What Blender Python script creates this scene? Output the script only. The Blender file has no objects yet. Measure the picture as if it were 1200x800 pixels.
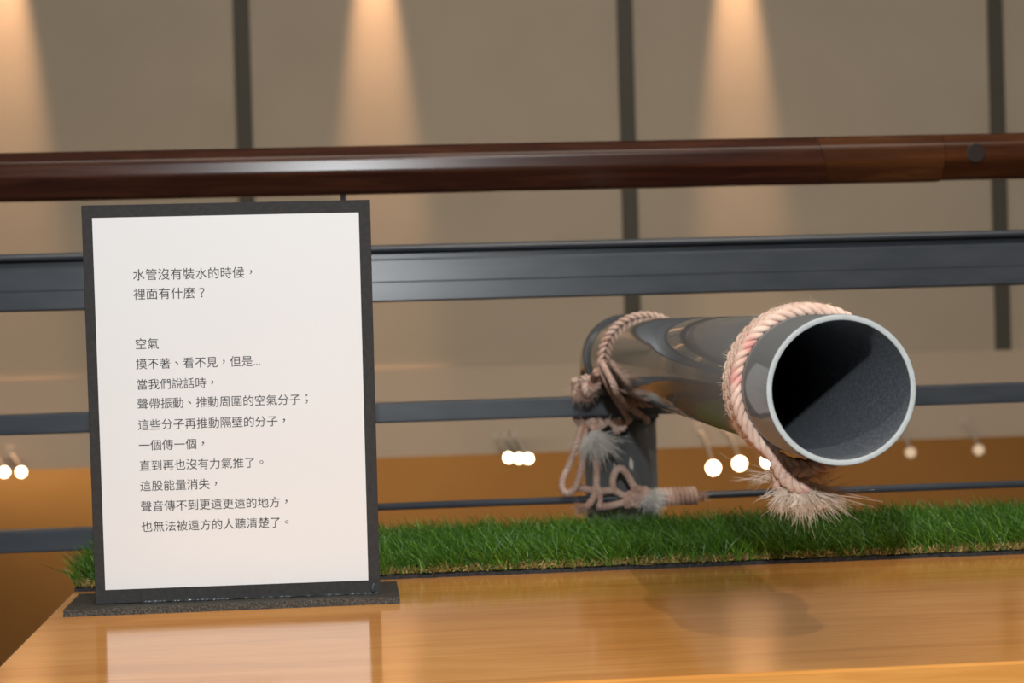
import bpy, bmesh, math, random
import numpy as np
from mathutils import Vector, Matrix

random.seed(7)
rng = np.random.default_rng(11)
S = bpy.context.scene
C = S.collection
PI = math.pi

# ------------------------------------------------------------------ camera
EYE = Vector((0.0, 0.0, 0.224))            # z = 0 is the table top, y runs away from the camera
yaw, pitch, roll = math.radians(5.1), math.radians(-0.64), math.radians(1.6)
fw = Vector((math.sin(yaw) * math.cos(pitch), math.cos(yaw) * math.cos(pitch), math.sin(pitch)))
r0 = Vector((fw.y, -fw.x, 0)).normalized()
u0 = r0.cross(fw)
rt = math.cos(roll) * r0 - math.sin(roll) * u0
up = math.sin(roll) * r0 + math.cos(roll) * u0
cam = bpy.data.cameras.new('camera')
cam.sensor_width = 36
cam.lens = 2240 * 36 / 1200
cam.clip_start = 0.02
cam.clip_end = 200
cam.dof.use_dof = True
cam.dof.focus_distance = 1.42
cam.dof.aperture_fstop = 13
cam_o = bpy.data.objects.new('camera', cam)
m = Matrix.Identity(4)
for i in range(3):
    m[i][0], m[i][1], m[i][2], m[i][3] = rt[i], up[i], -fw[i], EYE[i]
cam_o.matrix_world = m
C.objects.link(cam_o)
S.camera = cam_o

# ------------------------------------------------------------------ light
S.view_settings.view_transform = 'Standard'
S.view_settings.look = 'None'
S.view_settings.exposure = 0.0
S.view_settings.gamma = 1.0
S.view_settings.use_curve_mapping = False

W = bpy.data.worlds.new('hall')
S.world = W
W.use_nodes = True
bg = W.node_tree.nodes['Background']
bg.inputs['Color'].default_value = (1.0, 0.80, 0.62, 1)
bg.inputs['Strength'].default_value = 0.10


def aim(o, target):
    d = Vector(target) - o.location
    o.rotation_euler = d.to_track_quat('-Z', 'Y').to_euler()


def lamp(name, kind, loc, target, power, color, **kw):
    l = bpy.data.lights.new(name, kind)
    l.energy = power
    l.color = color
    for k, v in kw.items():
        setattr(l, k, v)
    o = bpy.data.objects.new(name, l)
    o.location = loc
    aim(o, target)
    C.objects.link(o)
    return o


# the flash on the photographer's camera, held a little above the lens
lamp('camera_flash', 'AREA', (0.0, -0.05, 0.50), (0.10, 1.6, 0.15), 14.6, (0.93, 0.975, 1.0), shape='DISK', size=0.03)
# ceiling spot behind the photographer
lamp('ceiling_spot', 'SPOT', (0.50, -1.20, 2.20), (0.25, 1.5, 0.0), 112, (1.0, 0.945, 0.885), spot_size=1.0, spot_blend=0.5, shadow_soft_size=0.02)
# unseen soft overhead fill, added to brighten the table and grass
lamp('gallery_fill', 'AREA', (0.5, 0.5, 3.6), (0.5, 1.2, 0.0), 60, (1.0, 0.90, 0.78), shape='RECTANGLE', size=3.0, size_y=1.5)
# unseen soft fills added above and below, lighting the wall across the atrium
lamp('atrium_fill', 'AREA', (2.0, 6.0, 7.0), (2.0, 16.0, 1.0), 320, (1.0, 0.89, 0.76), shape='RECTANGLE', size=10, size_y=2)
lamp('lower_hall_fill', 'AREA', (1.0, 10.0, -3.0), (1.5, 16.0, -0.3), 210, (1.0, 0.76, 0.54), shape='RECTANGLE', size=12, size_y=1.5)
# wall washers over the far wall
WASH = (-5.70, -2.66, 0.36, 3.42, 6.45)
for x in WASH:
    lamp('wall_washer', 'SPOT', (x, 15.80, 4.60), (x, 16.0, 1.5), 1900, (1.0, 0.55, 0.29), spot_size=math.radians(17), spot_blend=1.0, shadow_soft_size=0.03)
# warm light in the storey below
lamp('lower_storey_light', 'AREA', (2.2, 18.2, -0.95), (2.6, 20.0, -1.9), 66, (1.0, 0.78, 0.52), shape='RECTANGLE', size=13, size_y=0.6)


# ------------------------------------------------------------------ materials
def mat(name, color=(0.5, 0.5, 0.5), rough=0.5, metal=0.0, **kw):
    M = bpy.data.materials.new(name)
    M.use_nodes = True
    b = M.node_tree.nodes['Principled BSDF']
    b.inputs['Base Color'].default_value = (*color, 1)
    b.inputs['Roughness'].default_value = rough
    b.inputs['Metallic'].default_value = metal
    for k, v in kw.items():
        b.inputs[k.replace('_', ' ')].default_value = v
    return M


class NT:
    def __init__(s, M):
        s.t = M.node_tree
        s.b = s.t.nodes['Principled BSDF']

    def n(s, kind, **kw):
        n = s.t.nodes.new(kind)
        for k, v in kw.items():
            setattr(n, k, v)
        return n

    def l(s, a, b):
        s.t.links.new(a, b)

    def coords(s, scale):
        tc = s.n('ShaderNodeTexCoord')
        mp = s.n('ShaderNodeMapping')
        mp.inputs['Scale'].default_value = scale
        s.l(tc.outputs['Object'], mp.inputs['Vector'])
        return mp.outputs['Vector']

    def noise(s, vec, scale, detail=4, rough=0.5, dist=0.0):
        n = s.n('ShaderNodeTexNoise')
        n.inputs['Scale'].default_value = scale
        n.inputs['Detail'].default_value = detail
        n.inputs['Roughness'].default_value = rough
        n.inputs['Distortion'].default_value = dist
        s.l(vec, n.inputs['Vector'])
        return n.outputs['Fac']

    def ramp(s, fac, stops):
        r = s.n('ShaderNodeValToRGB')
        e = r.color_ramp.elements
        while len(e) < len(stops):
            e.new(0.5)
        for i, (p, c) in enumerate(stops):
            e[i].position = p
            e[i].color = (*c, 1) if len(c) == 3 else c
        s.l(fac, r.inputs['Fac'])
        return r.outputs['Color']

    def mix(s, fac, a, b, mode='MIX'):
        n = s.n('ShaderNodeMix', data_type='RGBA', blend_type=mode)
        if isinstance(fac, (int, float)):
            n.inputs[0].default_value = fac
        else:
            s.l(fac, n.inputs[0])
        for sock, v in ((n.inputs[6], a), (n.inputs[7], b)):
            if isinstance(v, tuple):
                sock.default_value = (*v, 1)
            else:
                s.l(v, sock)
        return n.outputs[2]

    def bump(s, h, strength, dist=0.001):
        n = s.n('ShaderNodeBump')
        n.inputs['Strength'].default_value = strength
        n.inputs['Distance'].default_value = dist
        s.l(h, n.inputs['Height'])
        s.l(n.outputs['Normal'], s.b.inputs['Normal'])

    def color(s, c):
        s.l(c, s.b.inputs['Base Color'])


def speckled(name, c0, c1, scale, rough, stretch=(1, 1, 1), bump=0.0, lo=0.35, hi=0.65, **kw):
    M = mat(name, c0, rough, **kw)
    t = NT(M)
    f = t.noise(t.coords(stretch), scale)
    t.color(t.ramp(f, [(lo, c0), (hi, c1)]))
    if bump:
        t.bump(f, bump)
    return M


def wood_table():
    M = mat('varnished_wood', rough=0.10)
    t = NT(M)
    v = t.coords((1.0, 9.0, 9.0))
    big = t.noise(v, 3.0, 5, 0.55, 0.6)
    base = t.ramp(big, [(0.30, (0.60, 0.235, 0.045)), (0.52, (0.75, 0.325, 0.075)), (0.72, (0.84, 0.42, 0.12))])
    v2 = t.coords((3.0, 60.0, 60.0))
    fine = t.noise(v2, 5.0, 4, 0.6, 0.3)
    col = t.mix(0.35, base, t.ramp(fine, [(0.3, (0.55, 0.21, 0.04)), (0.7, (0.86, 0.43, 0.125))]))
    v3 = t.coords((7.0, 70.0, 20.0))
    kn = t.noise(v3, 1.7, 2, 0.5, 0.0)
    col = t.mix(t.ramp(kn, [(0.76, (0, 0, 0)), (0.82, (1, 1, 1))]), col, (0.30, 0.11, 0.03))
    t.color(col)
    t.bump(fine, 0.05, 0.0005)
    t.b.inputs['Specular IOR Level'].default_value = 0.30
    return M


def wood_rail(name, a, b, c, rough=0.24):
    M = mat(name, rough=rough)
    t = NT(M)
    v = t.coords((1.2, 14.0, 14.0))
    f = t.noise(v, 5.0, 5, 0.6, 0.5)
    t.color(t.ramp(f, [(0.3, a), (0.52, b), (0.72, c)]))
    return M


def rope_mat():
    M = mat('rope_fibre', rough=0.8)
    t = NT(M)
    v = t.coords((1, 1, 1))
    f = t.noise(v, 55.0, 3)
    base = t.ramp(f, [(0.35, (0.66, 0.42, 0.32)), (0.60, (0.82, 0.61, 0.50))])
    p = t.noise(v, 38.0, 2)
    col = t.mix(t.ramp(p, [(0.62, (0, 0, 0)), (0.72, (1, 1, 1))]), base, (0.74, 0.34, 0.29))
    t.color(col)
    g = t.noise(v, 900.0, 3)
    t.bump(g, 0.5, 0.0008)
    return M


M_table = wood_table()
M_edge = M_table
M_mahog = wood_rail('dark_mahogany', (0.036, 0.010, 0.005), (0.062, 0.018, 0.009), (0.105, 0.034, 0.015))
M_brown = wood_rail('brown_mahogany', (0.055, 0.017, 0.006), (0.100, 0.033, 0.010), (0.18, 0.068, 0.020))
M_brown2 = wood_rail('red_brown_mahogany', (0.055, 0.016, 0.005), (0.085, 0.026, 0.008), (0.13, 0.043, 0.013))
M_plug = mat('dark_plug', (0.022, 0.012, 0.009), 0.5)
M_steel = speckled('painted_steel', (0.058, 0.070, 0.088), (0.074, 0.087, 0.106), 14, 0.29, (1, 4, 4), 0.04)
M_foambase = mat('matt_black_board', (0.016, 0.015, 0.0145), 0.85, Specular_IOR_Level=0.2)
M_foam = speckled('black_foam_board', (0.037, 0.037, 0.038), (0.047, 0.047, 0.048), 300, 0.8, Specular_IOR_Level=0.25)
M_foamedge = speckled('cut_foam_edge', (0.022, 0.021, 0.018), (0.14, 0.128, 0.10), 700, 0.6, bump=0.6, lo=0.45, hi=0.75)
M_paper = mat('white_paper', (0.83, 0.85, 0.868), 0.55)
M_ink = mat('black_ink', (0.022, 0.022, 0.024), 0.6)
M_glue = mat('hot_glue', (0.06, 0.07, 0.08), 0.15)
M_pvc = speckled('grey_plastic', (0.165, 0.170, 0.172), (0.20, 0.205, 0.207), 9, 0.07, (1, 0.3, 1), Specular_IOR_Level=0.65)
M_bore = speckled('dusty_grey_plastic', (0.12, 0.13, 0.148), (0.26, 0.27, 0.285), 480, 0.42, lo=0.45, hi=0.72)
M_cut = speckled('sawn_plastic', (0.41, 0.43, 0.42), (0.47, 0.49, 0.48), 200, 0.5)
M_rope = rope_mat()
M_fray = speckled('frayed_fibre', (0.78, 0.60, 0.46), (0.90, 0.76, 0.62), 60, 0.7)
M_pale = speckled('pale_fibre', (0.80, 0.76, 0.68), (0.93, 0.90, 0.84), 80, 0.7)
M_back = speckled('black_backing', (0.010, 0.010, 0.011), (0.030, 0.030, 0.032), 260, 0.8, bump=0.5)
M_wall = speckled('wall_paint', (0.50, 0.455, 0.385), (0.53, 0.485, 0.41), 1.5, 0.8)
M_band = mat('bulkhead_paint', (0.60, 0.53, 0.45), 0.8)
M_seam = mat('dark_joint', (0.085, 0.085, 0.075), 0.6)
M_orange = speckled('ochre_wall', (0.53, 0.275, 0.085), (0.57, 0.305, 0.095), 0.8, 0.75)
M_ceil = mat('ceiling_white', (0.55, 0.50, 0.44), 0.8)
M_floor = speckled('grey_floor', (0.06, 0.06, 0.062), (0.09, 0.088, 0.085), 3, 0.5)
M_lamp = mat('lamp_housing', (0.62, 0.57, 0.50), 0.5)
M_glow = mat('lit_lamp', (1, 0.9, 0.7), 0.4)
M_glow.node_tree.nodes['Principled BSDF'].inputs['Emission Color'].default_value = (1.0, 0.80, 0.50, 1)
M_glow.node_tree.nodes['Principled BSDF'].inputs['Emission Strength'].default_value = 14
M_unlit_glow = mat('unlit_lamp_glow', (0.8, 0.7, 0.6), 0.4)  # unlit lenses; weak emission stands in for hall light falling on them
M_unlit_glow.node_tree.nodes['Principled BSDF'].inputs['Emission Color'].default_value = (1.0, 0.72, 0.45, 1)
M_unlit_glow.node_tree.nodes['Principled BSDF'].inputs['Emission Strength'].default_value = 0.40


def grass_mat(name, c0, c1, c2, rough):
    M = mat(name, c1, rough)
    t = NT(M)
    a = t.n('ShaderNodeAttribute', attribute_name='tint')
    t.color(t.ramp(a.outputs['Fac'], [(0.0, c0), (0.6, c1), (1.0, c2)]))
    return M


M_blade = grass_mat('plastic_grass', (0.016, 0.060, 0.005), (0.066, 0.185, 0.013), (0.26, 0.46, 0.05), 0.42)
M_thatch = grass_mat('tan_thatch', (0.13, 0.12, 0.02), (0.30, 0.22, 0.06), (0.68, 0.50, 0.20), 0.5)

# ------------------------------------------------------------------ helpers
WLOC = {}


def thing(name, label, cat, loc, group=None):
    o = bpy.data.objects.new(name, None)
    o.empty_display_size = 0.05
    o.location = loc
    C.objects.link(o)
    o['label'] = label
    o['category'] = cat
    if group:
        o['group'] = group
    WLOC[o.name] = Vector(loc)
    return o


def obj(name, bm, M, parent=None, smooth=False, mats=None, kind=None, label=None):
    """Link a mesh given in world coordinates as ONE object with its origin at its own foot."""
    me = bpy.data.meshes.new(name)
    bm.to_mesh(me)
    bm.free()
    return link(name, me, M, parent, smooth, mats, kind, label)


def link(name, me, M, parent=None, smooth=False, mats=None, kind=None, label=None):
    n = len(me.vertices)
    co = np.empty(n * 3)
    me.vertices.foreach_get('co', co)
    co = co.reshape(-1, 3)
    lo, hi = co.min(0), co.max(0)
    org = Vector(((lo[0] + hi[0]) / 2, (lo[1] + hi[1]) / 2, lo[2]))
    me.transform(Matrix.Translation(-org))
    for x in (mats or [M]):
        me.materials.append(x)
    if smooth:
        me.polygons.foreach_set('use_smooth', [True] * len(me.polygons))
    o = bpy.data.objects.new(name, me)
    C.objects.link(o)
    WLOC[o.name] = org
    if parent:
        o.parent = parent
        o.location = org - WLOC[parent.name]
    else:
        o.location = org
    if kind:
        o['kind'] = kind
    if label:
        o['label'] = label
    return o


def structure(name, bm, M, label=None):
    return obj(name, bm, M, kind='structure', label=label)


def box(bm, x0, x1, y0, y1, z0, z1, bevel=0.0, seg=2):
    vs = [bm.verts.new(p) for p in ((x0, y0, z0), (x1, y0, z0), (x1, y1, z0), (x0, y1, z0), (x0, y0, z1), (x1, y0, z1), (x1, y1, z1), (x0, y1, z1))]
    fs = [bm.faces.new([vs[i] for i in f]) for f in ((3, 2, 1, 0), (4, 5, 6, 7), (0, 1, 5, 4), (1, 2, 6, 5), (2, 3, 7, 6), (3, 0, 4, 7))]
    if bevel:
        es = list({e for f in fs for e in f.edges})
        bmesh.ops.bevel(bm, geom=es, offset=bevel, segments=seg, profile=0.5, affect='EDGES')
    return bm


def newbox(*a, **k):
    return box(bmesh.new(), *a, **k)


def spline(pts, n=12):
    """Catmull-Rom through the points."""
    P = [Vector(p) for p in pts]
    P = [P[0] * 2 - P[1]] + P + [P[-1] * 2 - P[-2]]
    out = []
    for i in range(1, len(P) - 2):
        a, b, c, d = P[i - 1:i + 3]
        for k in range(n):
            t = k / n
            out.append(0.5 * ((2 * b) + (c - a) * t + (2 * a - 5 * b + 4 * c - d) * t * t + (3 * b - a - 3 * c + d) * t ** 3))
    out.append(P[-2])
    return out


def resample(path, step):
    out = [path[0]]
    acc = 0.0
    for a, b in zip(path, path[1:]):
        L = (b - a).length
        if L < 1e-9:
            continue
        pos = step - acc
        while pos <= L:
            out.append(a + (b - a) * (pos / L))
            pos += step
        acc = (acc + L) % step
    return out


def frames(path, closed=False):
    n = len(path)
    T = []
    for i in range(n):
        if closed:
            T.append((path[(i + 1) % n] - path[i - 1]).normalized())
        else:
            T.append((path[min(i + 1, n - 1)] - path[max(i - 1, 0)]).normalized())
    ref = Vector((0, 0, 1)) if abs(T[0].z) < 0.9 else Vector((1, 0, 0))
    N = [(ref - T[0] * ref.dot(T[0])).normalized()]
    for i in range(1, n):
        v = N[-1] - T[i] * N[-1].dot(T[i])
        N.append(v.normalized())
    return T, N


def tube(bm, path, r, sides=8, closed=False, caps=True, mi=0):
    T, N = frames(path, closed)
    rings = []
    for i, p in enumerate(path):
        B = T[i].cross(N[i])
        rr = r[i] if isinstance(r, (list, tuple)) else r
        rings.append([bm.verts.new(p + (N[i] * math.cos(a) + B * math.sin(a)) * rr) for a in (2 * PI * k / sides for k in range(sides))])
    n = len(rings)
    for i in range(n if closed else n - 1):
        A, Bq = rings[i], rings[(i + 1) % n]
        for k in range(sides):
            f = bm.faces.new((A[k], A[(k + 1) % sides], Bq[(k + 1) % sides], Bq[k]))
            f.smooth = True
            f.material_index = mi
    if caps and not closed:
        for ring, rev in ((rings[0], True), (rings[-1], False)):
            f = bm.faces.new(ring[::-1] if rev else ring)
            f.material_index = mi
    return bm


def rope(bm, pts, R, pitch=0.018, strands=3, hand=1, n=12, closed=False, step=0.0018, sides=7):
    """A laid rope of twisted strands along a path."""
    path = pts if closed else resample(spline(pts, n), step)
    T, N = frames(path, closed)
    s = [0.0]
    for a, b in zip(path, path[1:]):
        s.append(s[-1] + (b - a).length)
    tot = s[-1] + (path[0] - path[-1]).length if closed else s[-1]
    turns = round(tot / pitch) if closed else tot / pitch
    off, rs = R * 0.54, R * 0.50
    for k in range(strands):
        sp = []
        for i, p in enumerate(path):
            a = hand * 2 * PI * turns * s[i] / tot + 2 * PI * k / strands
            B = T[i].cross(N[i])
            sp.append(p + (N[i] * math.cos(a) + B * math.sin(a)) * off)
        tube(bm, sp, rs, sides, closed)
    return bm


def trefoil(c, size, flat=0.7, rot=0.0, n=90, tilt=0.0):
    out = []
    M = Matrix.Rotation(rot, 3, 'Y') @ Matrix.Rotation(tilt, 3, 'X')
    for i in range(n):
        t = 2 * PI * i / n
        x, z, y = math.sin(t) + 2 * math.sin(2 * t), math.cos(t) - 2 * math.cos(2 * t), -math.sin(3 * t)
        out.append(Vector(c) + M @ Vector((x / 3 * size, y / 2.2 * size * flat, z / 3 * size)))
    return out


def fibres(bm, root, rad, dirs, lmin, lmax, count, w, spread=0.5, droop=0.3, seed=1):
    """Loose fibres: thin curved three-sided hairs fanning from a root."""
    R = random.Random(seed)
    for _ in range(count):
        d = Vector(R.choice(dirs)).normalized()
        d = (d + Vector((R.gauss(0, spread), R.gauss(0, spread), R.gauss(0, spread)))).normalized()
        p = Vector(root) + Vector((R.gauss(0, rad), R.gauss(0, rad), R.gauss(0, rad * 0.6)))
        L = R.uniform(lmin, lmax)
        bend = Vector((R.gauss(0, 1), R.gauss(0, 1), R.gauss(0, 1))) * 0.28
        pts = []
        for k in range(5):
            t = k / 4
            pts.append(p + (d * t + bend * t * t + Vector((0, 0, -droop)) * t * t) * L)
        if any((q - axis(q.y) - AX * AX.dot(q - axis(q.y))).length < RP for q in pts):
            continue                                # never through the pipe wall
        tube(bm, pts, [w, w, w * 0.9, w * 0.7, w * 0.3], 3, caps=False)
    return bm


# ------------------------------------------------------------------ the setting
structure('floor', newbox(-6, 8, -3.0, 2.75, -1.05, -0.80), M_floor)
structure('wall_back', newbox(-16, 20, 16.0, 16.3, -0.15, 7.5), M_wall)
structure('wall_bulkhead', newbox(-16, 20, 15.98, 16.3, -0.8925, -0.15), M_band)
for i in range(-4, 5):
    x = 2.458 + 3.205 * i
    structure('trim_%d' % (i + 5), newbox(x - 0.066, x + 0.066, 15.975, 16.01, -0.15, 7.5), M_seam)
structure('ceiling', newbox(-16, 20, 16.3, 20.0, -0.8925, -0.80), M_ceil)
structure('wall_rear', newbox(-16, 20, 20.0, 20.3, -3.16, -0.80), M_orange)
structure('floor_lower', newbox(-16, 20, 2.75, 20.3, -3.4, -3.16), M_floor)

# ------------------------------------------------------------------ table
TX0, TX1, TY0, TY1 = -0.237, 1.25, 1.171, 1.95
table = thing('wooden_table', 'varnished orange wood table carrying the sign and the grass strip', 'table', (0.5, 1.56, -0.80))
obj('tabletop', newbox(TX0, TX1, TY0, TY1, -0.032, 0.0, bevel=0.0018), M_table, table)
b = bmesh.new()
box(b, TX0 + 0.04, TX1 - 0.04, TY0 + 0.04, TY0 + 0.062, -0.12, -0.0325)
box(b, TX0 + 0.04, TX1 - 0.04, TY1 - 0.062, TY1 - 0.04, -0.12, -0.0325)
box(b, TX0 + 0.04, TX0 + 0.062, TY0 + 0.062, TY1 - 0.062, -0.12, -0.0325)
box(b, TX1 - 0.062, TX1 - 0.04, TY0 + 0.062, TY1 - 0.062, -0.12, -0.0325)
obj('apron', b, M_table, table)
for lx in (TX0 + 0.085, TX1 - 0.085):
    for ly in (TY0 + 0.085, TY1 - 0.085):
        obj('leg', newbox(lx - 0.022, lx + 0.022, ly - 0.022, ly + 0.022, -0.80, -0.033, bevel=0.003), M_table, table)

# ------------------------------------------------------------------ artificial grass strip
GX0, GX1, GY0, GY1 = -0.236, 1.20, 1.676, 1.915
turf = thing('artificial_turf', 'strip of green artificial grass along the back of the wooden table', 'artificial grass', ((GX0 + GX1) / 2, (GY0 + GY1) / 2, 0.0))
b = bmesh.new()
nx = 420
top0, top1, bot0, bot1 = [], [], [], []
for i in range(nx + 1):
    x = GX0 + (GX1 - GX0) * i / nx
    j = random.uniform(-0.0009, 0.0009)
    top0.append(b.verts.new((x, GY0 + j + 0.0006, 0.0030 + random.uniform(-0.0006, 0.0006))))
    bot0.append(b.verts.new((x, GY0 + j, 0.0)))
    top1.append(b.verts.new((x, GY1, 0.0030)))
    bot1.append(b.verts.new((x, GY1, 0.0)))
for i in range(nx):
    b.faces.new((bot0[i], bot0[i + 1], top0[i + 1], top0[i]))
    b.faces.new((top0[i], top0[i + 1], top1[i + 1], top1[i]))
    b.faces.new((top1[i], top1[i + 1], bot1[i + 1], bot1[i]))
    b.faces.new((bot1[i], bot1[i + 1], bot0[i + 1], bot0[i]))
b.faces.new((bot0[0], top0[0], top1[0], bot1[0]))
b.faces.new((bot0[-1], bot1[-1], top1[-1], top0[-1]))
obj('backing', b, M_back, turf, label='black woven backing sheet')


def strips(name, M, root, dirn, length, width, curl, tint, segs, parent, label=None):
    """Many thin blades as one mesh: root (n,3), dirn (n,3) unit, curl (n,3) sideways offset at the tip."""
    n = len(root)
    side = np.cross(dirn, rng.normal(size=(n, 3)))
    side /= np.linalg.norm(side, axis=1, keepdims=True)
    k = segs + 1
    V = np.empty((n, k, 2, 3))
    for i in range(k):
        t = i / segs
        c = root + dirn * (length * t)[:, None] + curl(t) * length[:, None]
        w = (width * (1 - 0.75 * t ** 2) / 2)[:, None]
        V[:, i, 0] = c - side * w
        V[:, i, 1] = c + side * w
    V[..., 2] = np.maximum(V[..., 2], 0.002)
    idx = np.arange(n * k * 2).reshape(n, k, 2)
    F = np.stack([idx[:, :-1, 0], idx[:, :-1, 1], idx[:, 1:, 1], idx[:, 1:, 0]], -1).reshape(-1, 4)
    me = bpy.data.meshes.new(name)
    me.vertices.add(n * k * 2)
    me.vertices.foreach_set('co', V.ravel())
    me.loops.add(F.size)
    me.loops.foreach_set('vertex_index', F.ravel().astype(np.int32))
    me.polygons.add(len(F))
    me.polygons.foreach_set('loop_start', np.arange(0, F.size, 4, dtype=np.int32))
    me.polygons.foreach_set('loop_total', np.full(len(F), 4, dtype=np.int32))
    me.update(calc_edges=True)
    at = me.attributes.new('tint', 'FLOAT', 'POINT')
    at.data.foreach_set('value', np.repeat(tint, k * 2).astype(np.float32))
    return link(name, me, M, parent, True, kind='stuff', label=label)


NB = 90000
tuft = np.stack([rng.uniform(GX0 + 0.002, GX1 - 0.002, NB // 6), rng.uniform(GY0 + 0.0018, GY1 - 0.004, NB // 6)], 1)
own = rng.integers(0, len(tuft), NB)
xy = tuft[own] + rng.normal(0, 0.0012, (NB, 2))
root = np.column_stack([xy, np.full(NB, 0.004)])
lean = rng.normal(0, 0.30, (len(tuft), 2))[own] + rng.normal(0, 0.24, (NB, 2)) + np.array([-0.22, -0.12])
d = np.column_stack([lean, np.ones(NB)])
d /= np.linalg.norm(d, axis=1, keepdims=True)
ln = rng.uniform(0.014, 0.032, NB)
bend = np.column_stack([rng.normal(-0.10, 0.26, NB), rng.normal(0, 0.26, NB), rng.uniform(-0.22, 0.0, NB)])
tint = np.clip(rng.beta(2.0, 2.4, NB) * 0.8 + rng.uniform(0, 0.25, len(tuft))[own], 0, 1)
strips('grass_blades', M_blade, root, d, ln, rng.uniform(0.0006, 0.0011, NB), lambda t: bend * t * t, tint, 3, turf)

NTH = 6500
front = rng.random(NTH) < 0.62
ty = np.where(front, GY0 + rng.exponential(0.004, NTH), rng.uniform(GY0, GY1, NTH))
ty = np.clip(ty, GY0 + 0.0015, GY1)
root = np.column_stack([rng.uniform(GX0 + 0.002, GX1, NTH), ty, np.full(NTH, 0.0045)])
d = np.column_stack([rng.normal(0, 0.7, NTH), rng.normal(-0.05, 0.45, NTH), np.ones(NTH)])
d /= np.linalg.norm(d, axis=1, keepdims=True)
ph, amp = rng.uniform(0, 6.28, NTH), rng.uniform(0.10, 0.28, NTH)
ax = rng.normal(size=(NTH, 3)) * np.array([1, 0.6, 0.6])
strips('thatch', M_thatch, root, d, rng.uniform(0.004, 0.010, NTH), rng.uniform(0.0006, 0.0009, NTH),
       lambda t: ax * (amp * np.sin(ph + 7 * t))[:, None] - ax * (amp * np.sin(ph))[:, None], rng.random(NTH), 6, turf, 'curly tan thatch fibres')

# ------------------------------------------------------------------ sign on its foam board foot
sign = thing('tabletop_sign', 'black framed white sheet of printed text standing on the table', 'sign', (-0.0918, 1.5755, 0.0))
b = newbox(-0.2242, 0.0408, 1.5288, 1.6225, 0.0, 0.0055)
for f in b.faces:
    if abs(f.normal.z) < 0.5:
        f.material_index = 1
obj('base', b, M_foambase, sign, mats=[M_foambase, M_foamedge])
# local frame of the leaning board: origin at the sheet's lower centre
ang, lean_a, rl = -0.0051, 0.0559, -0.0021
Rv = Vector((math.cos(ang), math.sin(ang), 0))
Nv0 = Vector((math.sin(ang), -math.cos(ang), 0))
Uv = Vector((0, 0, 1)) * math.cos(lean_a) + Nv0 * math.sin(lean_a)
Rs = Rv * math.cos(rl) + Uv * math.sin(rl)
Us = Uv * math.cos(rl) - Rv * math.sin(rl)
Ns = Rs.cross(Us)                                   # towards the reader
SM = Matrix(((Rs.x, Us.x, Ns.x, -0.0888), (Rs.y, Us.y, Ns.y, 1.5508), (Rs.z, Us.z, Ns.z, 0.0171), (0, 0, 0, 1)))
b = newbox(-0.1132, 0.1143, -0.0113, 0.3070, -0.0055, 0.0, bevel=0.0003, seg=1)
b.transform(SM)
panel = obj('panel', b, M_foam, sign)
b = newbox(-0.105, 0.105, 0.0, 0.297, 0.00005, 0.0004)
b.transform(SM)
sheet = obj('printed_sheet', b, M_paper, sign)

LINES = [('水管沒有裝水的時候，', 0.0098, 251.4), ('裡面有什麼？', 0.0098, 236.1), ('空氣', 0.00955, 196.5),
         ('摸不著、看不見，但是...', 0.00927, 180.5), ('當我們說話時，', 0.00922, 164.1), ('聲帶振動、推動周圍的空氣分子；', 0.00927, 148.7),
         ('這些分子再推動隔壁的分子，', 0.00927, 131.8), ('一個傳一個，', 0.00927, 115.4), ('直到再也沒有力氣推了。', 0.00924, 99.0),
         ('這股能量消失，', 0.00927, 82.8), ('聲音傳不到更遠更遠的地方，', 0.00927, 66.3), ('也無法被遠方的人聽清楚了。', 0.00927, 49.9)]
PUNCT = '，。；、'
fc = bpy.data.curves.new('lettering', 'FONT')
fc.size = 1.0
fc.offset = 0.0
fc.resolution_u = 4
fo = bpy.data.objects.new('lettering', fc)
C.objects.link(fo)
glyphs = {}
for ch in sorted({c for l in LINES for c in l[0]}):
    fc.body = ch
    dg = bpy.context.evaluated_depsgraph_get()
    ev = fo.evaluated_get(dg)
    me = ev.to_mesh()
    glyphs[ch] = ([v.co.copy() for v in me.vertices], [tuple(p.vertices) for p in me.polygons])
    ev.to_mesh_clear()
bpy.data.objects.remove(fo)
bpy.data.curves.remove(fc)
for text, size, yc in LINES:
    b = bmesh.new()
    x = -0.0750
    for ch in text:
        vs, fs = glyphs[ch]
        if not vs:
            continue
        xs, ys = [v.x for v in vs], [v.y for v in vs]
        dx = dy = 0.0
        adv = 1.0
        if ch in PUNCT:                             # these marks sit in the middle of their square
            dx = 0.5 - (min(xs) + max(xs)) / 2
            dy = 0.38 - (min(ys) + max(ys)) / 2
        elif ch == '.':
            adv = 0.22
        elif ch == '？':
            dx = 0.5 - (min(xs) + max(xs)) / 2
        nv = [b.verts.new(SM @ Vector((x + (v.x + dx) * size, yc / 1000 + (v.y + dy - 0.38) * size, 0.0005))) for v in vs]
        for f in fs:
            try:
                b.faces.new([nv[i] for i in f])
            except ValueError:
                pass
        x += size * adv
    obj('text_line', b, M_ink, sheet)

b = bmesh.new()
for i in range(34):
    u = random.uniform(-0.092, 0.112)
    p = SM @ Vector((u, -0.0108, 0.0006))
    L = random.uniform(0.002, 0.006)
    tube(b, [p - Rs * L, p, p + Rs * L], [0.0005, random.uniform(0.0008, 0.0016), 0.0004], 6)
p = SM @ Vector((0.1085, -0.0095, 0.001))
tube(b, [p, p + Vector((0, 0, 0.004)), p + Vector((0.001, 0, 0.007))], [0.0022, 0.0014, 0.0006], 7)
obj('glue', b, M_glue, sign, True, label='shiny beads of clear glue')

# ------------------------------------------------------------------ railing
rail = thing('railing', 'dark steel railing with a mahogany handrail running behind the table', 'railing', (0.2, 2.32, -0.80))
RX0, RX1 = -1.6, 1.9


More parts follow.
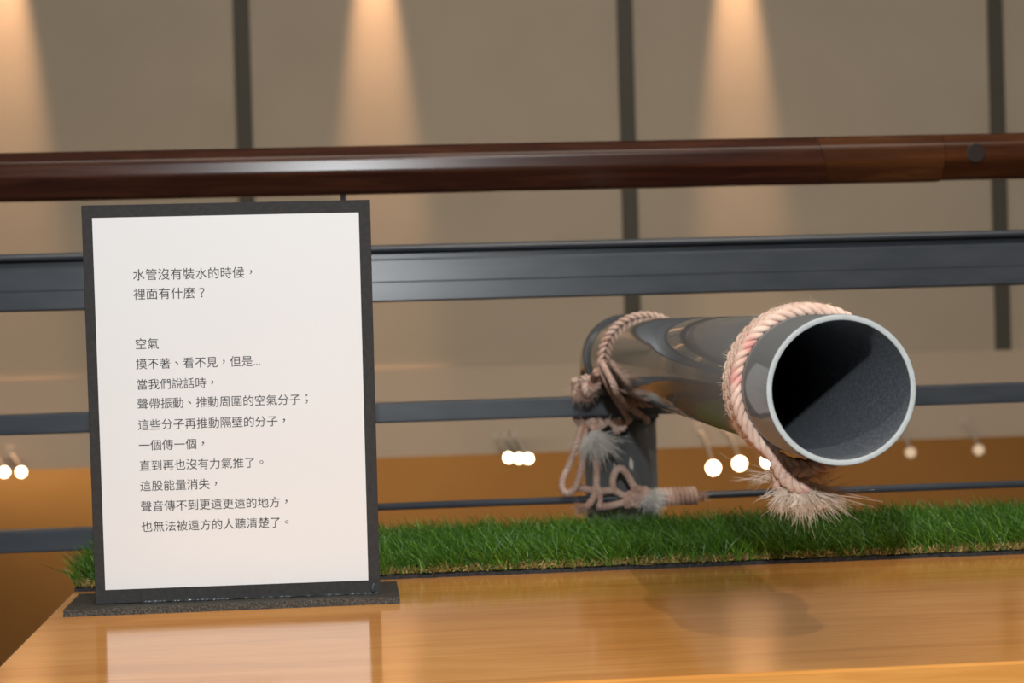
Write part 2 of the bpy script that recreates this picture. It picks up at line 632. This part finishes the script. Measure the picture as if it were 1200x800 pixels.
def handrail(x0a, x0b, x1a, x1b, z0, z1):
    """Chamfered wooden rail; a = end at the lower edge, b = end at the upper edge (slanted joints)."""
    y0, y1 = 2.298, 2.360
    h = z1 - z0
    prof = [(y0, z0 + h * 0.42), (y0, z0 + h * 0.74), (y0 + 0.012, z0 + h * 0.985), (y0 + 0.016, z1), (y1 - 0.016, z1), (y1 - 0.012, z0 + h * 0.985),
            (y1, z0 + h * 0.74), (y1, z0 + h * 0.42), (y1 - 0.016, z0 + h * 0.03), (y1 - 0.02, z0), (y0 + 0.02, z0), (y0 + 0.016, z0 + h * 0.03)]
    bm = bmesh.new()
    A, B = [], []
    for y, z in prof:
        t = (z - z0) / h
        A.append(bm.verts.new((x0a + (x0b - x0a) * t, y, z)))
        B.append(bm.verts.new((x1a + (x1b - x1a) * t, y, z)))
    k = len(prof)
    for i in range(k):
        bm.faces.new((A[i], A[(i + 1) % k], B[(i + 1) % k], B[i]))
    bm.faces.new(A[::-1])
    bm.faces.new(B)
    bmesh.ops.recalc_face_normals(bm, faces=bm.faces[:])
    es = [e for e in bm.edges if abs((e.verts[0].co - e.verts[1].co).x) > 0.1]
    bmesh.ops.bevel(bm, geom=es, offset=0.0035, segments=3, profile=0.5, affect='EDGES')
    return bm


obj('handrail_section', handrail(RX0, RX0, 0.602, 0.588, 0.3815, 0.4390), M_mahog, rail, label='dark red-brown section of handrail')
obj('handrail_section', handrail(0.6025, 0.5885, 0.7460, 0.7465, 0.3817, 0.4392), M_brown, rail, label='lighter brown section of handrail')
hs = obj('handrail_section', handrail(0.7466, 0.7471, RX1, RX1, 0.3832, 0.4390), M_brown2, rail, label='reddish section of handrail')
b = bmesh.new()
ring = [(0.0, 0.0), (0.0110, 0.0), (0.0122, 0.0006), (0.0122, 0.004)]
cx, cz, cy = 0.7856, 0.4140, 2.2976
vc = b.verts.new((cx, cy, cz))
rows = []
for rr, dy in ring[1:]:
    rows.append([b.verts.new((cx + rr * math.cos(2 * PI * k / 24), cy + dy, cz + rr * math.sin(2 * PI * k / 24))) for k in range(24)])
for k in range(24):
    b.faces.new((vc, rows[0][k], rows[0][(k + 1) % 24]))
    for a, c in zip(rows, rows[1:]):
        b.faces.new((a[k], c[k], c[(k + 1) % 24], a[(k + 1) % 24]))
obj('plug', b, M_plug, hs)

# deep top rail: rounded lip, shadow groove, two-facet face
b = bmesh.new()
prof = [(2.322, 0.2502), (2.3025, 0.2502), (2.2990, 0.2520), (2.2994, 0.2730), (2.2988, 0.2745), (2.3000, 0.2995), (2.3008, 0.3018), (2.322, 0.3018),
        (2.322, 0.3095), (2.3005, 0.3095), (2.2965, 0.3105), (2.2945, 0.3135), (2.2960, 0.3165), (2.2990, 0.3182), (2.345, 0.3182), (2.345, 0.2502)]
A = [b.verts.new((RX0, y, z)) for y, z in prof]
B = [b.verts.new((RX1, y, z)) for y, z in prof]
for i in range(len(prof)):
    b.faces.new((A[i], B[i], B[(i + 1) % len(prof)], A[(i + 1) % len(prof)]))
bmesh.ops.recalc_face_normals(b, faces=b.faces[:])
obj('top_rail', b, M_steel, rail)
obj('middle_rail', newbox(RX0, RX1, 2.300, 2.330, 0.1045, 0.1288, bevel=0.0022), M_steel, rail)
obj('bottom_rail', newbox(RX0, -0.02, 2.300, 2.330, -0.0350, -0.0090, bevel=0.0022), M_steel, rail)
b = bmesh.new()
tube(b, [Vector((-0.12, 2.312, 0.003)), Vector((0.5, 2.312, 0.003)), Vector((RX1, 2.312, 0.0020))], 0.0045, 14)
obj('thin_rod', b, M_steel, rail)
b = bmesh.new()
tube(b, [Vector((-0.12, 2.316, -0.010)), Vector((-0.12, 2.316, 0.006))], 0.006, 12)
obj('rod_bracket', b, M_steel, rail)
for x in (0.0072, -1.1, 1.3):
    b = bmesh.new()
    tube(b, [Vector((x, 2.325, 0.318)), Vector((x, 2.325, 0.3835))], 0.0034, 10)
    obj('handrail_pin', b, M_steel, rail)
for x in (-1.45, 1.75):
    obj('post', newbox(x - 0.02, x + 0.02, 2.3455, 2.3855, -0.80, 0.3180, bevel=0.002), M_steel, rail)

# ------------------------------------------------------------------ grey drain pipe resting on the middle rail
RP, RI = 0.0467, 0.0429
AX = Vector((0.0362, 1.0, 0.0)).normalized()
P0 = Vector((0.3047, 1.15, 0.1755))


def axis(y):
    return Vector((P0.x + 0.0362 * (y - 1.15), y, P0.z))


pipe = thing('drain_pipe', 'long grey plastic pipe pointing its open end out over the grass', 'pipe', (axis(2.42).x, 2.415, -0.80))


def lathe(bm, prof, base, direction, sides=72, mis=None):
    """prof: (distance along direction, radius) rows."""
    d = direction.normalized()
    ref = Vector((0, 0, 1)) if abs(d.z) < 0.9 else Vector((1, 0, 0))
    n = (ref - d * ref.dot(d)).normalized()
    c = d.cross(n)
    rows = [[bm.verts.new(base + d * s + (n * math.cos(2 * PI * k / sides) + c * math.sin(2 * PI * k / sides)) * r) for k in range(sides)] for s, r in prof]
    for i, (a, q) in enumerate(zip(rows, rows[1:])):
        for k in range(sides):
            f = bm.faces.new((a[k], q[k], q[(k + 1) % sides], a[(k + 1) % sides]))
            f.smooth = True
            if mis:
                f.material_index = mis[i]
    bmesh.ops.recalc_face_normals(bm, faces=bm.faces[:])
    return bm


LP = 1.225
prof = [(LP, RP), (0.6, RP), (0.0007, RP), (0.0001, RP - 0.0004), (0.0, RP - 0.0008), (0.0, RI + 0.0006), (0.0002, RI + 0.0002), (0.0008, RI), (0.3, RI), (LP, RI), (LP, RP)]
obj('straight_tube', lathe(bmesh.new(), prof, P0, AX, 96, [0, 0, 0, 1, 1, 1, 2, 2, 2, 0]), M_pvc, pipe, mats=[M_pvc, M_cut, M_bore])
# elbow: socket, bend, socket
b = bmesh.new()
ex = axis(2.42).x
pts = [axis(2.336), axis(2.352), axis(2.370)]
cyl = 0.045
for k in range(1, 13):
    a = PI / 2 * k / 12
    q = axis(2.370 + cyl * math.sin(a))
    pts.append(Vector((q.x, q.y, P0.z - cyl + cyl * math.cos(a))))
pts += [Vector((pts[-1].x, pts[-1].y, z)) for z in (0.115, 0.095)]
RB = 0.0500
tube(b, pts, RB, 48, caps=False)
ends = [v for v in b.verts]
first, last = ends[:48], ends[-48:]
for ringv, c, s in ((first, pts[0], -1), (last, pts[-1], 1)):
    inner = [b.verts.new(c + (v.co - c) * ((RP + 0.0002) / RB)) for v in ringv]
    for k in range(48):
        q = (ringv[k], ringv[(k + 1) % 48], inner[(k + 1) % 48], inner[k])
        b.faces.new(q if s > 0 else q[::-1])
bmesh.ops.recalc_face_normals(b, faces=b.faces[:])
# raised rims at both sockets
tube(b, [pts[0] + AX * 0.001, pts[0] + AX * 0.003, pts[0] + AX * 0.007, pts[0] + AX * 0.009], [RB + 0.0002, RB + 0.0016, RB + 0.0016, RB + 0.0002], 48, caps=False)
obj('elbow', b, M_pvc, pipe)
RISER = Vector((pts[-1].x, pts[-1].y, 0))
b = bmesh.new()
tube(b, [RISER + Vector((0, 0, z)) for z in (0.10, -0.2, -0.5, -0.80)], RP, 64)
obj('upright_tube', b, M_pvc, pipe)


# ------------------------------------------------------------------ ropes
def ring_path(y, r, n=200, squash=0.0, phase=0.0):
    c = axis(y)
    s = AX.cross(Vector((0, 0, 1)))
    out = []
    for i in range(n):
        a = 2 * PI * i / n + phase
        rr = r + squash * max(0.0, -math.sin(a)) ** 6
        out.append(c + (s * math.cos(a) + Vector((0, 0, 1)) * math.sin(a)) * rr)
    return out


near = thing('rope', 'braided pinkish rope tied around the open end of the grey pipe', 'rope', (0.3055, 1.255, 0.08), 'ropes on the pipe')
b = bmesh.new()
for yy, hand, dr, ph in ((1.2400, 1, 0.0, 0), (1.2478, -1, 0.0, 0.03), (1.2570, 1, 0.0006, 0.2), (1.2648, -1, 0.0004, 0.23)):
    rope(b, ring_path(yy, RP + 0.0036 + dr, squash=0.004, phase=ph), 0.0044, 0.0200, 3, hand, closed=True)
obj('loop', b, M_rope, near)
K = Vector((0.2938, 1.250, 0.1165))
b = bmesh.new()
rope(b, trefoil(K, 0.0105, 0.8, 0.4, 140, 0.3), 0.0050, 0.018, 3, 1, closed=True)
rope(b, [K + Vector(q) for q in ((-0.0150, -0.0070, 0.0200), (-0.0105, -0.0100, 0.0115), (-0.0076, -0.0115, 0.003), (-0.001, -0.0125, -0.0055), (0.011, -0.0105, -0.0090))], 0.0052, 0.018, 3, 1)
rope(b, [K + Vector(q) for q in ((0.022, 0.010, 0.010), (0.017, -0.002, 0.004), (0.006, -0.011, 0.003), (-0.008, -0.008, -0.001))], 0.0050, 0.018, 3, -1)
obj('knot', b, M_rope, near)
b = bmesh.new()
T0 = K + Vector((0.007, -0.006, -0.0105))
fibres(b, T0 + Vector((0.003, 0, 0)), 0.0036, [(1.0, -0.1, -0.15), (1.0, -0.1, -0.32), (0.9, -0.1, -0.55)], 0.008, 0.027, 420, 0.00022, 0.12, 0.06, 3)
fibres(b, T0, 0.0042, [(0.35, -0.1, -1), (0.0, -0.1, -1), (0.2, -0.3, -1)], 0.007, 0.019, 420, 0.00022, 0.22, 0.05, 4)
fibres(b, T0 + Vector((-0.010, 0, 0.000)), 0.0030, [(-0.45, -0.1, -0.8), (-0.1, 0, -1), (-0.9, 0, -0.6)], 0.006, 0.014, 260, 0.00022, 0.22, 0.10, 5)
for k in range(13):                                 # unlaid strands still holding together
    a = -1.0 + 2.5 * k / 12
    e = T0 + Vector((math.sin(a) * 0.018 + 0.004, random.uniform(-0.006, 0.004), -0.0125 * math.cos(a) - 0.002))
    tube(b, spline([T0 + Vector((math.sin(a) * 0.006, 0, 0.005)), (T0 * 0.5 + e * 0.5) + Vector((0, -0.003, 0)), e], 6), [0.0017] * 6 + [0.0014] * 6 + [0.0005], 7)
obj('frayed_end', b, M_fray, near, label='pale frayed fibres')
b = bmesh.new()
fibres(b, K + Vector((0.014, 0.002, 0.003)), 0.005, [(1, 0, 0.0), (0.8, 0, -0.5), (0.8, 0, 0.2), (1, -0.5, 0)], 0.004, 0.013, 560, 0.00013, 0.40, 0.0, 8)
fibres(b, K + Vector((-0.014, -0.004, -0.001)), 0.003, [(-1, 0, 0.12), (-1, 0, -0.2)], 0.006, 0.020, 46, 0.00014, 0.22, 0.0, 9)
fibres(b, K + Vector((0, -0.004, 0)), 0.008, [(0, -1, 0), (0.5, -1, -0.4), (-0.5, -1, 0.3)], 0.003, 0.008, 260, 0.00011, 0.6, 0.0, 10)
sv = AX.cross(Vector((0, 0, 1)))                    # towards the right
for i in range(520):                                # fuzz along the loop
    a = random.uniform(0.40 * PI, 1.5 * PI)
    o_ = sv * math.cos(a) + Vector((0, 0, 1)) * math.sin(a)
    q = axis(random.uniform(1.240, 1.268)) + o_ * (RP + 0.0075)
    fibres(b, q, 0.0004, [o_, o_ + Vector((0, -1, 0)), o_ + Vector((0, 0, 1))], 0.0015, 0.0040, 1, 0.00008, 0.6, 0.0, 100 + i)
obj('fuzz', b, M_fray, near, label='loose fuzzy fibres')

far = thing('rope', 'pinkish rope lashing the elbow end of the pipe to the middle rail, one loop dangling', 'rope', (0.29, 2.2, 0.0), 'ropes on the pipe')
b = bmesh.new()
rope(b, ring_path(2.128, RP + 0.0037), 0.0042, 0.015, 2, 1, closed=True)
rope(b, ring_path(2.1355, RP + 0.0037), 0.0042, 0.015, 2, -1, closed=True)
obj('wrap', b, M_rope, far)
b = bmesh.new()
rope(b, [(0.281, 2.10, 0.164), (0.2835, 2.14, 0.157), (0.285, 2.18, 0.150), (0.282, 2.20, 0.142), (0.286, 2.22, 0.134), (0.290, 2.26, 0.131)], 0.0050, 0.016, 3)
rope(b, trefoil((0.2805, 2.165, 0.1475), 0.0100, 0.9, 0.3, 110), 0.0047, 0.015, 3, 1, closed=True)
rope(b, trefoil((0.2780, 2.205, 0.1375), 0.0090, 0.9, 1.1, 110), 0.0047, 0.015, 3, -1, closed=True)
rope(b, [(0.276, 2.19, 0.150), (0.2725, 2.20, 0.140), (0.2715, 2.22, 0.131), (0.278, 2.24, 0.130)], 0.0045, 0.015, 3)
fibres(b, (0.279, 2.18, 0.142), 0.006, [(-1, 0, -0.6), (-0.6, -0.5, -1), (0.2, -0.6, -1)], 0.005, 0.016, 240, 0.00028, 0.4, 0.1, 21)
obj('knot', b, M_rope, far)
b = bmesh.new()
rope(b, [(0.2872, 2.12, 0.1735), (0.2890, 2.085, 0.1545), (0.2985, 2.11, 0.1412), (0.3170, 2.20, 0.1275), (0.3360, 2.283, 0.1120), (0.3440, 2.292, 0.1002), (0.345, 2.306, 0.0965)], 0.0040, 0.014, 3)
rope(b, [(0.2864, 2.10, 0.1740), (0.2875, 2.02, 0.1525), (0.2985, 2.06, 0.1375), (0.3230, 2.16, 0.1225), (0.3540, 2.286, 0.1078), (0.3659, 2.292, 0.0985), (0.368, 2.306, 0.0955)], 0.0040, 0.014, 3, -1)
obj('lashing', b, M_rope, far, label='two strands crossing in front of the rail')
b = bmesh.new()
rope(b, [(0.2835, 2.325, 0.150), (0.2850, 2.3365, 0.130), (0.2850, 2.3365, 0.102), (0.2915, 2.318, 0.0950), (0.3014, 2.312, 0.0975), (0.311, 2.312, 0.0925), (0.3216, 2.312, 0.0965), (0.331, 2.312, 0.0925), (0.3430, 2.312, 0.0965)], 0.0048, 0.015, 3)
rope(b, trefoil((0.3330, 2.306, 0.0920), 0.0075, 0.9, 0.5, 100), 0.0042, 0.014, 3, 1, closed=True)
rope(b, trefoil((0.3050, 2.306, 0.0935), 0.0075, 0.9, 0.0, 100), 0.0042, 0.014, 3, -1, closed=True)
obj('under_lashing', b, M_rope, far)
b = bmesh.new()
rope(b, [(0.2917, 2.315, 0.0987), (0.2819, 2.300, 0.0770), (0.2700, 2.295, 0.0467), (0.2612, 2.295, 0.0284), (0.2619, 2.295, 0.0160), (0.2701, 2.295, 0.0136), (0.2788, 2.295, 0.0247), (0.2857, 2.295, 0.0482), (0.2890, 2.300, 0.0715), (0.2937, 2.315, 0.0944)], 0.0046, 0.015, 3)
obj('hanging_loop', b, M_rope, far)
b = bmesh.new()
rope(b, [(0.3057, 2.310, 0.0964), (0.3059, 2.300, 0.0762), (0.3034, 2.295, 0.0507), (0.3028, 2.295, 0.0279), (0.3003, 2.293, 0.0115), (0.2926, 2.290, -0.0007), (0.2835, 2.286, -0.0061)], 0.0046, 0.015, 3)
rope(b, [(0.3020, 2.290, 0.0242), (0.3058, 2.288, 0.0097), (0.3048, 2.285, -0.0062)], 0.0036, 0.015, 3)
fibres(b, (0.286, 2.286, -0.004), 0.003, [(-1, -0.2, 0.0), (-0.8, 0, -0.5)], 0.005, 0.013, 120, 0.00035, 0.4, 0.1, 31)
obj('hanging_strand', b, M_rope, far)
b = bmesh.new()
fibres(b, (0.3000, 2.290, 0.0830), 0.0035, [(0.55, -0.2, -0.85), (0.9, -0.2, -0.55), (0.2, -0.3, -1), (-0.3, -0.2, -1)], 0.014, 0.030, 520, 0.0006, 0.25, 0.05, 33)
fibres(b, (0.2970, 2.290, 0.0800), 0.0030, [(-0.3, -0.2, -1), (0.2, -0.2, -0.9)], 0.008, 0.020, 200, 0.0006, 0.3, 0.05, 34)
for q in ((0.312, 2.284, 0.064), (0.306, 2.284, 0.060), (0.300, 2.284, 0.061), (0.294, 2.286, 0.064)):
    tube(b, spline([(0.301, 2.290, 0.086), (Vector((0.301, 2.286, 0.086)) + Vector(q)) / 2, q], 6), [0.0036] * 9 + [0.003, 0.0024, 0.0018, 0.0008], 7)
obj('frayed_end', b, M_pale, far, label='whitish frayed rope end')

low = thing('rope', 'pinkish rope lashing the upright pipe to the thin rod just behind the grass', 'rope', (0.36, 2.29, -0.01), 'ropes on the pipe')
b = bmesh.new()
rope(b, [(0.2800, 2.330, 0.0160), (0.2865, 2.305, 0.0178), (0.3028, 2.292, 0.0145), (0.3215, 2.290, 0.0148), (0.3330, 2.292, 0.0090), (0.345, 2.292, 0.006)], 0.0045, 0.015, 3)
rope(b, [(0.3023, 2.292, -0.0047), (0.3190, 2.291, -0.0032), (0.3368, 2.291, 0.0003), (0.3494, 2.291, 0.0039), (0.358, 2.292, 0.008)], 0.0045, 0.015, 3, -1)
obj('wrap', b, M_rope, low)
b = bmesh.new()
rope(b, [(0.3230, 2.290, 0.0120), (0.3215, 2.289, 0.0250), (0.3250, 2.288, 0.0380), (0.3324, 2.288, 0.0412), (0.3395, 2.288, 0.0334), (0.3457, 2.289, 0.0217), (0.3527, 2.290, 0.0111)], 0.0046, 0.015, 3)
obj('bight', b, M_rope, low)
b = bmesh.new()
rope(b, trefoil((0.3550, 2.288, 0.0090), 0.0095, 0.8, 0.2, 110), 0.0046, 0.015, 3, 1, closed=True)
rope(b, trefoil((0.3440, 2.289, 0.0020), 0.0080, 0.8, 0.9, 110), 0.0042, 0.015, 3, -1, closed=True)
obj('knot', b, M_rope, low)
b = bmesh.new()
fibres(b, (0.3665, 2.287, 0.0080), 0.004, [(0.2, -0.4, -1), (0.6, -0.4, -0.8), (-0.4, -0.4, -0.9), (0.9, -0.3, -0.2)], 0.008, 0.018, 480, 0.0006, 0.35, 0.1, 41)
obj('frayed_end', b, M_pale, low, label='whitish frayed rope end')
b = bmesh.new()
N_ = 9
hel = [Vector((0.3765 + 0.052 * t, 2.312 + 0.0085 * math.cos(2 * PI * N_ * t), 0.0030 + 0.0085 * math.sin(2 * PI * N_ * t))) for t in (i / 260 for i in range(261))]
rope(b, hel, 0.0034, 0.012, 3, 1, closed=False, n=2, sides=6)
fibres(b, (0.4300, 2.306, 0.003), 0.004, [(1, -0.3, 0), (1, 0, -0.4)], 0.004, 0.010, 120, 0.00030, 0.4, 0.0, 44)
obj('coil', b, M_rope, low, label='rope coiled around the rod')

# ------------------------------------------------------------------ track spotlights of the storey below
SPOTS = [(-2.752, 15.80, -0.8928, True, 'leftmost lit ceiling spotlight, at the left edge of the picture'),
         (-2.617, 15.80, -0.8974, True, 'lit ceiling spotlight just left of the sign, right one of that pair'),
         (1.355, 15.80, -0.9156, True, 'left lamp of the lit cluster between the sign and the pipe'),
         (1.445, 15.83, -0.9270, True, 'middle lamp of the lit cluster between sign and pipe, half hidden'),
         (1.5045, 15.66, -0.9181, True, 'right lamp of the lit cluster between the sign and the pipe'),
         (3.074, 15.80, -1.0604, True, 'left lamp of three lit spotlights under the grey pipe'),
         (3.300, 15.80, -1.0323, True, 'middle lamp of three lit spotlights under the grey pipe'),
         (3.541, 15.80, -1.0191, True, 'right lamp of three lit spotlights, partly behind the near rope'),
         (4.768, 15.80, -0.9890, False, 'unlit pale ceiling spotlight just right of the pipe opening'),
         (5.361, 15.80, -0.9875, False, 'unlit pale ceiling spotlight nearest the right edge of the picture')]
for x, y, z, lit, lab in SPOTS:
    t = thing('track_spotlight', lab, 'spotlight', (x, y, -0.8925), 'ceiling spotlights of the storey below')
    P = Vector((x, y, z))
    dv = (Vector((0.4, 0, 0.0)) - P).normalized()
    r = 0.062 if 3 < x < 4 else (0.043 if lit else 0.050)
    b = lathe(bmesh.new(), [(-0.004, 0.0005), (-0.004, r * 0.86), (0.004, r * 0.9), (0.004, r), (-0.03, r), (-0.09, r * 0.95), (-0.12, r * 0.7), (-0.12, 0.0005)], P, dv, 28)
    obj('housing', b, M_lamp, t)
    b = lathe(bmesh.new(), [(0.0015, 0.0003), (0.0015, r * 0.5), (-0.0005, r * 0.87), (-0.003, r * 0.87)], P, dv, 28)
    obj('lens', b, M_glow if lit else M_unlit_glow, t, label='glowing round lens' if lit else None)
    wy = 15.98
    e = P - dv * 0.08 + Vector((0, 0, r * 0.8))
    b = bmesh.new()
    tube(b, [e, Vector((e.x - 0.06, wy - 0.03, -0.80)), Vector((e.x - 0.10, wy - 0.001, -0.74))], 0.014, 10)
    obj('stem', b, M_lamp, t)
    b = newbox(e.x - 0.14, e.x - 0.06, wy - 0.02, wy - 0.0005, -0.78, -0.70, bevel=0.004)
    obj('mount', b, M_lamp, t)
